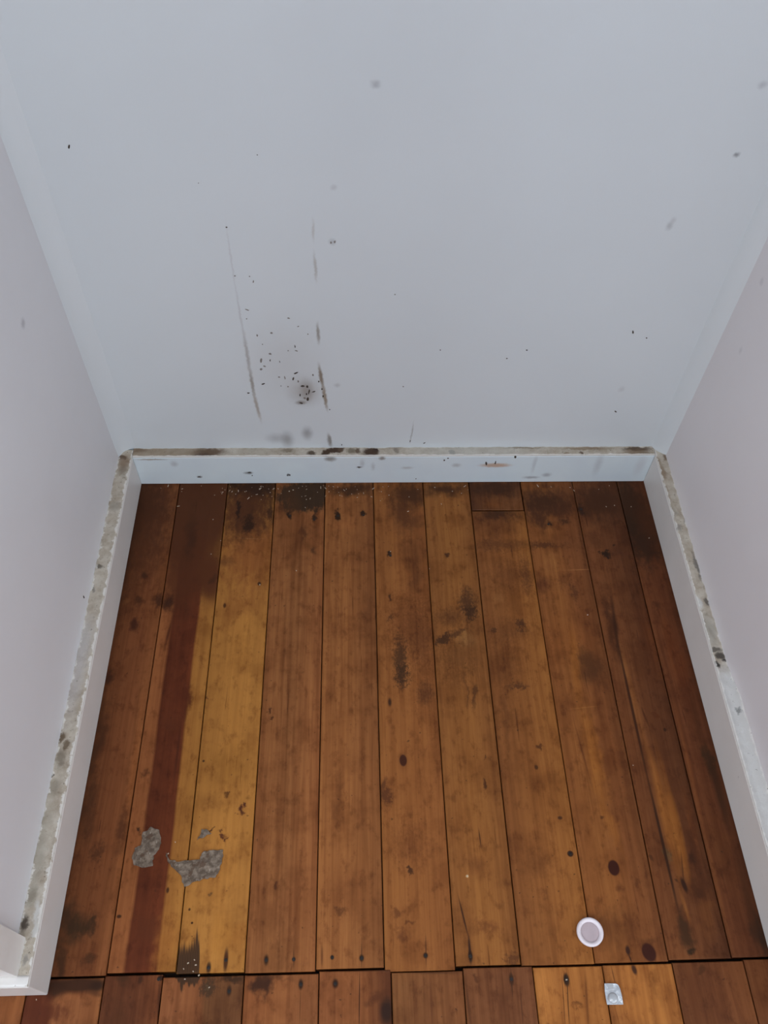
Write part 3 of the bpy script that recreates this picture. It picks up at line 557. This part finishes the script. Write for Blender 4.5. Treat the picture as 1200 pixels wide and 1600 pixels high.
      fb(1062, 1040, 14, 60, (84, 44, 25), 1.0, 0.6), fs(1078, 1080, 1100, 1180, 5, (62, 34, 20), 0.9, 0.7), fb(1110, 1190, 7, 26, (44, 28, 18), 0.8, 0.9), fs(1108, 1180, 1140, 1300, 7, (46, 26, 17), 0.8, 0.85), fs(1052, 1090, 1105, 1320, 3, (108, 66, 42), 0.9, 0.6), fs(1105, 1320, 1142, 1480, 3, (104, 64, 40), 0.9, 0.5),
      fb(1185, 1455, 12, 40, (38, 24, 18), 0.8, 0.95), fs(1150, 1330, 1185, 1480, 7, (58, 32, 20), 0.9, 0.8), fb(1125, 1330, 20, 60, (84, 50, 30), 1.0, 0.6)],
}
stops = {
 0: [(0.0, (58, 33, 20)), (0.25, (82, 47, 28)), (0.7, (98, 57, 35)), (1.0, (112, 68, 42))],
 1: [(0.0, (118, 71, 44)), (0.22, (116, 70, 43)), (0.27, (74, 34, 18)), (0.69, (84, 40, 22)), (0.735, (130, 86, 44)), (1.0, (133, 89, 45))],
 2: [(0.0, (134, 90, 46)), (0.5, (143, 97, 50)), (1.0, (138, 93, 48))],
 3: [(0.0, (120, 76, 47)), (0.5, (116, 74, 46)), (0.8, (126, 80, 50)), (1.0, (120, 74, 46))],
 4: [(0.0, (126, 80, 48)), (0.5, (122, 77, 46)), (1.0, (108, 67, 40))],
 5: [(0.0, (120, 75, 42)), (0.5, (122, 76, 43)), (1.0, (112, 68, 38))],
 6: [(0.0, (114, 72, 40)), (0.5, (122, 78, 42)), (1.0, (110, 69, 38))],
 7: [(0.0, (106, 65, 37)), (0.5, (116, 72, 39)), (1.0, (126, 80, 42))],
 8: [(0.0, (112, 68, 38)), (0.4, (118, 73, 40)), (0.7, (104, 62, 36)), (1.0, (90, 53, 31))],
 9: [(0.0, (94, 55, 33)), (0.3, (94, 56, 34)), (0.7, (80, 46, 28)), (1.0, (68, 38, 23))],
 10: [(0.0, (88, 50, 31)), (0.4, (77, 42, 26)), (1.0, (54, 30, 19))],
}
grain = {0: 0.45, 1: 0.35, 2: 0.25, 3: 0.60, 4: 0.50}
plank_mats = {}
random.seed(3)
for i in range(11):
    m = plank_material('pine_board_%d' % i, J[i], J[i+1], stops[i], marks[i], i*1.7+0.3, grain.get(i, 0.45))
    plank_mats[i] = m
    dz = random.uniform(-0.0004, 0.0004)
    if i == 7:                                            # this run is pieced: a short board against the back wall
        ys = ends(778, 798)
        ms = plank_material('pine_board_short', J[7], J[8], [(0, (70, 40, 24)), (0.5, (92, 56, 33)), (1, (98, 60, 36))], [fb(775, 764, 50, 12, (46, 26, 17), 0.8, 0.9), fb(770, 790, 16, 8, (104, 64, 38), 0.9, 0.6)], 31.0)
        plank(floor, ms, J[7], J[8]-0.001, ys+0.0012, 0.014, 0.0012)
        plank(floor, m, J[7], J[8], END[7], ys-0.0008, dz)
    else:
        plank(floor, m, J[i], J[i+1], END[i], 0.014, dz)

# boards of the room in front of the alcove
JF = [fp(164, 1524).x, fp(254, 1532).x, fp(382, 1524).x, fp(498.5, 1519).x, fp(611, 1516).x, fp(723, 1515).x, fp(832, 1513).x, fp(941, 1509).x, fp(1050, 1506).x, fp(1162, 1504).x]
SF = [(1524, 209), (1526, 318), (1523, 440), (1516.5, 555), (1518.5, 667), (1511.5, 777), (1510.5, 886), (1507, 995), (1503, 1105)]
fstops = [
 [(0, (74, 40, 24)), (0.5, (80, 44, 27)), (1, (98, 56, 34))],
 [(0, (112, 68, 44)), (0.5, (112, 68, 43)), (0.56, (92, 58, 36)), (1, (88, 55, 35))],
 [(0, (112, 66, 40)), (0.4, (118, 72, 44)), (1, (106, 64, 40))],
 [(0, (116, 70, 44)), (0.55, (114, 69, 42)), (0.75, (96, 56, 34)), (1, (74, 40, 25))],
 [(0, (106, 68, 42)), (0.5, (100, 62, 38)), (1, (104, 64, 40))],
 [(0, (98, 60, 38)), (0.5, (94, 57, 37)), (1, (98, 60, 40))],
 [(0, (142, 92, 50)), (0.4, (136, 86, 46)), (1, (130, 82, 44))],
 [(0, (122, 76, 42)), (0.3, (136, 86, 46)), (1, (134, 85, 45))],
 [(0, (88, 52, 32)), (0.5, (84, 48, 29)), (1, (98, 58, 35))]]
gouge2 = [fs(x, 1518, x-0.4, bt, w, (50, 34, 26), 0.3, 0.96) for x, bt, w in
          [(276, 1530, 2.6), (280, 1536, 3.0), (284, 1551, 2.6), (288, 1540, 3.0), (292, 1536, 3.2), (296, 1543, 3.0), (300, 1539, 3.2), (304, 1543, 2.8), (308, 1538, 2.8), (311, 1532, 2.2)]]
fmarks = {
 0: [fb(190, 1535, 12, 14, (52, 30, 18), 0.8, 0.9), fb(222, 1533, 5, 10, (48, 26, 17), 0.7, 0.9), fb(248, 1530, 4, 6, (34, 18, 12), 0.5, 0.95), fb(180, 1590, 16, 30, (62, 34, 20), 0.9, 0.7), fs(250, 1535, 247, 1610, 3, (54, 28, 17), 0.7, 0.9)],
 1: [*gouge2, fb(325, 1543, 12, 18, (54, 38, 29), 0.5, 0.9, 3), fb(360, 1530, 22, 6, (44, 28, 19), 0.7, 0.9), fb(358, 1548, 4, 9, (44, 26, 18), 0.5, 0.95, 0), fb(345, 1560, 28, 28, (88, 58, 40), 1.0, 0.6), fb(326, 1541, 3, 6, (150, 140, 128), 0.5, 0.8, 3)],
 2: [fb(408, 1537, 20, 20, (44, 24, 17), 0.6, 0.95, 1), fb(470, 1538, 4, 9, (36, 22, 15), 0.5, 0.95, 0), fs(470, 1545, 468, 1600, 0.7, (78, 46, 28), 0.7, 0.8), fb(420, 1528, 40, 5, (56, 32, 20), 0.9, 0.7)],
 3: [fb(524, 1537, 5, 8, (40, 22, 15), 0.5, 0.95, 0), fs(562, 1518, 561, 1610, 1, (48, 26, 17), 0.6, 0.95), fb(604, 1580, 12, 24, (34, 20, 17), 0.6, 0.95, 0), fb(588, 1560, 18, 10, (66, 36, 22), 0.8, 0.8, 1), fs(500, 1517, 612, 1516, 2, (44, 24, 16), 0.7, 0.7)],
 4: [fs(615, 1518, 720, 1520, 2.5, (62, 36, 22), 0.8, 0.8), fs(672, 1525, 676, 1610, 2, (74, 42, 26), 0.9, 0.7), fs(650, 1525, 650, 1610, 3, (86, 50, 31), 0.9, 0.6)],
 5: [fb(745, 1521, 5, 4, (66, 38, 24), 0.7, 0.8), fb(799, 1530, 4, 10, (44, 26, 18), 0.5, 0.95, 0), fs(798, 1513, 801, 1560, 1, (52, 30, 20), 0.6, 0.9), fs(812, 1540, 818, 1610, 1.2, (66, 38, 26), 0.7, 0.8), fs(726, 1520, 736, 1610, 2, (66, 38, 24), 0.8, 0.7)],
 6: [fb(885, 1531, 5, 11, (32, 22, 18), 0.4, 0.97, 0), fs(885, 1512, 890, 1610, 0.8, (56, 34, 20), 0.6, 0.95), fs(877, 1512, 884, 1610, 0.8, (80, 48, 28), 0.6, 0.8), fs(914, 1515, 920, 1610, 2, (98, 60, 34), 0.8, 0.8), fb(903, 1572, 9, 4, (92, 56, 30), 0.8, 0.8, 3), fb(858, 1592, 4, 4, (88, 52, 28), 0.7, 0.8)],
 7: [fb(991, 1515, 4, 9, (48, 28, 22), 0.5, 0.97, 0, 0.2), fs(955, 1510, 962, 1540, 1, (72, 42, 24), 0.7, 0.8), fb(1025, 1530, 7, 28, (112, 72, 40), 0.9, 0.7), fs(960, 1570, 970, 1610, 1, (96, 58, 32), 0.8, 0.7)],
 8: [fb(1100, 1522, 5, 6, (60, 34, 20), 0.6, 0.9), fs(1075, 1510, 1095, 1610, 9, (72, 40, 24), 0.9, 0.7), fs(1120, 1515, 1140, 1610, 8, (76, 43, 26), 0.9, 0.6)]}
random.seed(5)
for i in range(9):
    m = plank_material('room_board_%d' % i, JF[i], JF[i+1], fstops[i], fmarks[i], 50+i*1.3, 0.5)
    plank(floor, m, JF[i], JF[i+1], -3.19, ends(SF[i][1], SF[i][0]), random.uniform(-0.0004, 0.0004))
m = plank_material('room_board_worn', JF[0]-0.09, JF[0], [(0, (78, 38, 23)), (0.3, (80, 40, 24)), (0.4, (122, 76, 50)), (1, (112, 68, 42))],
                   [fs(70, 1541, 175, 1537, 12, (42, 23, 15), 0.5, 0.95), fb(85, 1545, 20, 16, (42, 23, 15), 0.6, 0.95, 0), fb(152, 1541, 12, 10, (38, 22, 15), 0.7, 0.9, 0), fs(100, 1549, 140, 1549, 5, (112, 68, 44), 0.8, 0.7), fs(135, 1550, 165, 1556, 4, (60, 34, 22), 0.8, 0.6), fb(70, 1580, 38, 30, (66, 30, 18), 0.6, 0.8), fb(92, 1562, 18, 8, (124, 80, 54), 0.8, 0.6)], 71.0)
plank(floor, m, JF[0]-0.095, JF[0], -3.19, ends(120, 1529))
xs = JF[0]-0.095
m1 = plank_material('room_board_brown', 0, 1, [(0, (110, 66, 40)), (1, (110, 66, 40))], [], 81.0)
m2 = plank_material('room_board_dark', 0, 1, [(0, (92, 54, 33)), (1, (92, 54, 33))], [], 87.0)
k = 0
while xs > RX0+0.02:
    x1 = xs; xs -= 0.0905
    plank(floor, (m1, m2)[k % 2], max(xs, RX0), x1, -3.19, -0.765); k += 1
xs = JF[-1]
while xs < RX1-0.02:
    x0 = xs; xs += 0.0905
    plank(floor, (m2, m1)[k % 2], x0, min(xs, RX1), -3.19, ends(1180, 1499) if x0 < XR else -0.862); k += 1

# dried grey filler on the boards: thin crusts with ragged outlines
N = Nodes('grey_filler', 0.85)
c = N.mix(N.ramp(N.noise(N.pos, 130, 4, 0.65), 0.35, 0.7), C(70, 58, 47), C(112, 99, 86))
c = N.mix(N.math('MULTIPLY', N.ramp(N.noise(N.pos, 75, 4, 0.65), 0.54, 0.64), 0.8), c, C(66, 47, 33))
c = N.mix(N.math('MULTIPLY', N.ramp(N.noise(N.pos, 1.0, 3, 0.5, 'Fac', (300, 120, 1)), 0.64, 0.72), 0.6), c, C(150, 140, 128))
N.color(c); N.bump(N.noise(N.pos, 260, 4), 0.6, 0.001); mat_filler = N.m
def ragged(pts, amp=1.3, sub=4, seed=0):
    rnd = random.Random(seed); out = []
    for i, p in enumerate(pts):
        q = pts[(i+1) % len(pts)]
        for k in range(sub):
            t = k/sub
            out.append((p[0]+(q[0]-p[0])*t+rnd.uniform(-amp, amp)*(k > 0), p[1]+(q[1]-p[1])*t+rnd.uniform(-amp, amp)*(k > 0)))
    return out
for s, pts in enumerate([
    [(223, 1301), (229, 1299), (236, 1292), (249, 1297), (252, 1318), (246, 1330), (240, 1338), (239, 1353), (222, 1356), (209, 1352), (206, 1341), (211, 1325), (221, 1319)],
    [(259, 1332), (265, 1344), (280, 1347), (313, 1343), (317, 1332), (330, 1329), (349, 1328), (347, 1345), (342, 1362), (337, 1371), (320, 1373), (303, 1378), (288, 1386), (283, 1368), (270, 1356), (262, 1346)],
    [(315, 1297), (322, 1296), (331, 1303), (318, 1309), (308, 1313)]]):
    pp = ragged(pts, 1.5, 4, s)
    b = MB(); b.prism([(*fp(*q)[:2], 0.0004) for q in pp], (0, 0, 1), 0.0009)
    b.build('filler_crust', mat_filler, floor)

# ------------------------------------------------------------------ small flat marks: specks of dirt on walls and boards
N = Nodes('dark_dirt', 0.8); N.color(N.mix(N.noise(N.pos, 90, 3), C(30, 26, 24), C(66, 56, 46))); mat_dirt = N.m
N = Nodes('grey_dirt', 0.8); N.color(N.mix(N.noise(N.pos, 90, 3), C(92, 88, 84), C(120, 114, 108))); mat_grey = N.m
def speck(b, place, normal, x, y, rx, ry, rnd, thick=0.0003):
    n = 7; a0 = rnd.uniform(0, 6); tilt = rnd.uniform(-0.4, 0.4); poly = []
    for k in range(n):
        a = a0+k/n*2*math.pi; r = rnd.uniform(0.6, 1.15)
        dx, dy = rx*r*math.cos(a), ry*r*math.sin(a)
        poly.append(place(x+dx*math.cos(tilt)-dy*math.sin(tilt), y+dx*math.sin(tilt)+dy*math.cos(tilt)))
    b.prism(poly, normal, thick)
rnd = random.Random(11)
b = MB()
for (x, y, rx, ry) in [(108, 229, 1.8, 3.6), (354, 355, 1.4, 1.4), (388, 614, 3, 1.4), (989, 519, 1.3, 3.2), (1010, 528, 1.3, 1.2), (962, 643, 2, 1.3), (823, 547, 2, 1), (792, 560, 1.6, 1), (143, 528, 0.8, 0.8),
                       (402, 242, 1, 0.9), (310, 286, 0.9, 0.8), (515, 640, 1, 1), (534, 695, 1, 1.1), (422, 563, 1.0, 2), (461, 541, 1.0, 2.4), (439, 603, 1, 1), (411, 600, 3.4, 1), (462, 583, 4, 1.1), (458, 592, 1.4, 2.8), (480, 604, 1.6, 2.2),
                       (473, 603, 3.6, 1.4), (483, 612, 1.3, 5), (481, 624, 2.4, 3.4), (490, 612, 3.4, 0.9), (469, 617, 1.3, 2.2), (471, 630, 3.4, 1.2), (688, 547, 1, 1), (641, 689, 0.9, 2.2), (663, 692, 2.2, 0.8), (479, 616, 1.3, 2), (498, 596, 1.2, 1.6), (503, 608, 1.2, 1.8), (505, 619, 1.3, 1.8)]:
    speck(b, bw, (0, -1, 0), x, y, rx, ry, rnd)
b.build('dirt_specks', mat_dirt, wall_back, kind='stuff')
b = MB()
for (x, y, rx, ry) in [(451, 497, 2.4, 0.9), (424, 520, 2.4, 1.6), (402, 524, 1.8, 2), (422, 553, 2.4, 1.6), (408, 577, 2.2, 2), (413, 572, 2.4, 1.2), (410, 538, 1, 1), (450, 548, 1.2, 1), (463, 548, 2.6, 1), (481, 522, 1, 1.6), (437, 565, 1, 2), (445, 590, 1, 2.8), (436, 589, 2, 0.9), (466, 596, 1.4, 2.2),
                       (390, 432, 1.4, 1), (396, 440, 1.3, 2.8), (385, 498, 1.2, 1), (386, 484, 4, 0.9), (450, 604, 1.4, 1.4), (489, 586, 1.2, 1.8), (476, 622, 2.2, 1.6), (617, 460, 1.2, 1), (630, 604, 1.2, 1.2), (408, 563, 1.6, 4), (517, 379, 2, 2.4), (523, 378, 1.6, 2.2), (367, 431, 1.6, 1.2), (466, 510, 1.6, 0.9)]:
    speck(b, bw, (0, -1, 0), x, y, rx, ry, rnd)
b.build('mould_specks', mat_grey, wall_back, kind='stuff')
b = MB()
fc = lambda x, y: on(1, 0.0, x, y)
for (x, y, rx, ry) in [(760, 724, 1.8, 4), (774, 723, 1.2, 2.6), (805, 714, 2.2, 1.8), (311, 745, 3, 1), (390, 738, 3, 1), (394, 743, 1, 1), (453, 742, 1, 1.6), (561, 730, 2.4, 0.9), (650, 748, 0.9, 0.9), (694, 719, 1.4, 1.4), (700, 716, 1.6, 0.9)]:
    speck(b, fc, (0, -1, 0), x, y, rx, ry, rnd)
b.build('dirt_specks', mat_dirt, base_back, kind='stuff')
b = MB()
lw = lambda x, y: on(0, XL, x, y)
for (x, y, rx, ry) in [(177, 767, 0.9, 1.8), (131, 933, 1.0, 3.2), (168, 820, 1, 1)]:
    speck(b, lw, (1, 0, 0), x, y, rx, ry, rnd)
b.build('dirt_specks', mat_dirt, wall_left, kind='stuff')

# nails: dark sunken heads with the split filler round them
N = Nodes('nail_iron', 0.6); N.color(C(30, 24, 20)); N.b.inputs['Metallic'].default_value = 0.4; mat_nail = N.m
nm = bpy.data.meshes.new('nail_head')
nv = [(0.0022*math.cos(k/10*2*math.pi), 0.0022*math.sin(k/10*2*math.pi), z) for z in (-0.001, 0.0006) for k in range(10)] + [(0, 0, 0.0009)]
nm.from_pydata(nv, [], [(k, (k+1) % 10, 10+(k+1) % 10, 10+k) for k in range(10)] + [(10+k, 10+(k+1) % 10, 20) for k in range(10)])
nm.materials.append(mat_nail)
planks = [o for o in floor.children if o.name.startswith('plank')]
for (x, y) in [(528, 806), (568, 805), (610, 868), (453, 806), (491, 812), (416, 1500), (459, 1499), (519, 1496), (565, 1497), (665, 1493), (735, 1494), (470, 1538), (524, 1537), (799, 1530), (885, 1531), (353, 1500), (326, 1512), (358, 1549), (248, 1530), (908, 796), (857, 819), (891, 1334)]:
    p = fp(x, y)
    best = None
    for o in planks:
        vs = [o.matrix_world.translation+v.co if False else o.location+v.co for v in o.data.vertices]
        if min(v.x for v in vs) <= p.x <= max(v.x for v in vs) and min(v.y for v in vs) <= p.y <= max(v.y for v in vs):
            best = o
    if best is None: continue
    o = bpy.data.objects.new('nail', nm); coll.objects.link(o); o.location = (p.x, p.y, 0.0)
    o.parent = best; o.matrix_parent_inverse = Matrix.Translation(-best.location-Vector((0, 0, 0)))
    o.matrix_parent_inverse = (Matrix.Translation(floor.location) if False else Matrix.Identity(4))
    o.location = p-best.location

# crumbs and paint flakes swept against the back baseboard and into the gouge
N = Nodes('paint_crumbs', 0.7); N.color(N.mix(N.noise(N.pos, 60, 2), C(118, 98, 76), C(180, 166, 148))); mat_crumb = N.m
rnd = random.Random(21); b = MB()
def crumb(x, y, s, e):
    p = fp(x, y); a = rnd.uniform(0, math.pi); ca, sa = math.cos(a), math.sin(a)
    L, w, t = s*e, s, s*0.5
    q = [(-L, -w), (L*0.8, -w*0.9), (L, w), (-L*0.9, w*0.8)]
    b.prism([(p.x+u*ca-v*sa, p.y+u*sa+v*ca, 0.0006) for u, v in q], (0, 0, 1), t)
for i in range(95):
    x = rnd.uniform(225, 1000); x = x if rnd.random() < 0.45 else rnd.uniform(330, 620)
    crumb(x, 759+abs(rnd.gauss(0, 14)), rnd.uniform(0.0003, 0.0007), rnd.choice((1.2, 1.5, 2.5, 4.5)))
for (x, y) in [(458, 766), (452, 768), (463, 892), (610, 862), (406, 914), (333, 812), (330, 866), (345, 845), (671, 889), (918, 961), (1014, 841), (986, 792), (947, 792), (960, 790), (294, 1505), (304, 1500), (306, 1508), (287, 1514), (302, 1518), (311, 1524), (289, 1530), (274, 1316), (730, 1369), (885, 1531), (327, 1543), (263, 1334), (989, 1196), (57, 1562)]:
    crumb(x, y, rnd.uniform(0.0005, 0.0009), 1.5)
o = b.build('paint_crumbs', mat_crumb, None, kind='stuff')
o['label'] = 'pale paint crumbs and splinters scattered on the floor boards'; o['category'] = 'debris'

# ------------------------------------------------------------------ the white plastic cap
def lathe(profile, n=40):
    v, f = [], []
    for (r, z) in profile:
        v += [(r*math.cos(k/n*2*math.pi), r*math.sin(k/n*2*math.pi), z) for k in range(n)]
    m = len(profile)
    for i in range(m-1):
        for k in range(n):
            f.append((i*n+k, i*n+(k+1) % n, (i+1)*n+(k+1) % n, (i+1)*n+k))
    f.append(tuple(range(n))[::-1]); f.append(tuple(range((m-1)*n, m*n)))
    return v, f
N = Nodes('cap_plastic', 0.38); N.color(N.mix(N.noise(N.pos, 80, 3), C(178, 169, 172), C(190, 182, 185))); N.b.inputs['Subsurface Weight'].default_value = 0.1; N.b.inputs['Subsurface Radius'].default_value = (0.003, 0.003, 0.003); mat_cap = N.m
N = Nodes('cap_liner_plastic', 0.5); N.color(N.mix(N.noise(N.pos, 1.0, 3, 0.5, 'Fac', (160, 60, 60)), C(138, 124, 127), C(156, 142, 145))); mat_liner = N.m
pc = fp(921, 1457)
cap = bpy.data.objects.new('bottle_cap', None); coll.objects.link(cap); cap.location = (pc.x, pc.y, 0.0006); cap.rotation_euler = (0, 0, 0.4); cap.empty_display_size = 0.02
cap['label'] = 'small round white plastic cap lying on the floor boards'; cap['category'] = 'cap'
rim = [(0.0160, 0.0), (0.0174, 0.0006), (0.0178, 0.0022), (0.0176, 0.0042), (0.0166, 0.0054), (0.0150, 0.0055), (0.0134, 0.0048), (0.0122, 0.0036), (0.0118, 0.0018)]
v, f = lathe(rim); f = f[:-1]
o = mesh_obj('rim', v, f, mat_cap, None, True); o.parent = cap; o.location = (0, 0, 0)
v, f = lathe([(0.0119, 0.0010), (0.0119, 0.0028), (0.0108, 0.0033), (0.0060, 0.0034), (0.0010, 0.0034)])
o = mesh_obj('liner', v, f, mat_liner, None, False); o.parent = cap; o.location = (0, 0, 0.0010); o['label'] = 'dull greyish inner disc of the cap'

# ------------------------------------------------------------------ the torn blister-pack piece
N = Nodes('blister_foil', 0.3)
N.color(N.mix(N.noise(N.pos, 240, 2), C(140, 144, 150), C(186, 190, 196))); N.b.inputs['Metallic'].default_value = 0.55
N.bump(N.noise(N.pos, 200, 3), 0.6, 0.0015); mat_foil = N.m
out = [fp(*q) for q in ((944, 1537), (953, 1537), (961, 1537), (965, 1539), (968, 1545), (971, 1557), (973, 1570), (960, 1570), (948, 1570), (946, 1560), (944.5, 1549))]
cc = fp(957.5, 1553)
foil = bpy.data.objects.new('blister_pack_piece', None); coll.objects.link(foil); foil.location = (cc.x, cc.y, 0.0006); foil.empty_display_size = 0.02
foil['label'] = 'torn silvery square of a pill blister pack near the front floor joint'; foil['category'] = 'litter'
v, f = [], []; n = len(out); rings = 6
def fz(p): return 0.0010+0.0009*noise.noise((p.x*120, p.y*120, 1.0))+0.0012*max(0, (p.x-cc.x)/0.012)**2
for r in range(1, rings+1):
    for p in out:
        q = cc+(p-cc)*(r/rings)
        v.append((q.x-cc.x, q.y-cc.y, fz(q)))
v.append((0, 0, fz(cc)))
for r in range(rings-1):
    for k in range(n):
        f.append((r*n+k, r*n+(k+1) % n, (r+1)*n+(k+1) % n, (r+1)*n+k))
for k in range(n): f.append((len(v)-1, (k+1) % n, k))
o = mesh_obj('foil_sheet', v, [q[::-1] for q in f], mat_foil); o.parent = foil; o.location = Vector(o.location)
md = o.modifiers.new('thickness', 'SOLIDIFY'); md.thickness = 0.0004
N = Nodes('blister_plastic', 0.25); N.color(C(150, 152, 154)); N.b.inputs['Metallic'].default_value = 0.3; mat_bubble = N.m
pb = fp(957, 1560)-cc
v, f = lathe([(0.0068, 0.0), (0.0064, 0.0018), (0.0054, 0.0034), (0.0040, 0.0042), (0.0012, 0.0044)], 20)
o = mesh_obj('bubble', v, f, mat_bubble, None, True); o.parent = foil; o.location = (pb.x, pb.y, 0.0008)
pb = fp(953.5, 1542.5)-cc
b = MB(); b.box((-0.0034, -0.0022, 0), (0.0034, 0.0022, 0.0010)); o = b.build('tab', mat_bubble); o.parent = foil; o.location = (pb.x, pb.y, 0.0010)
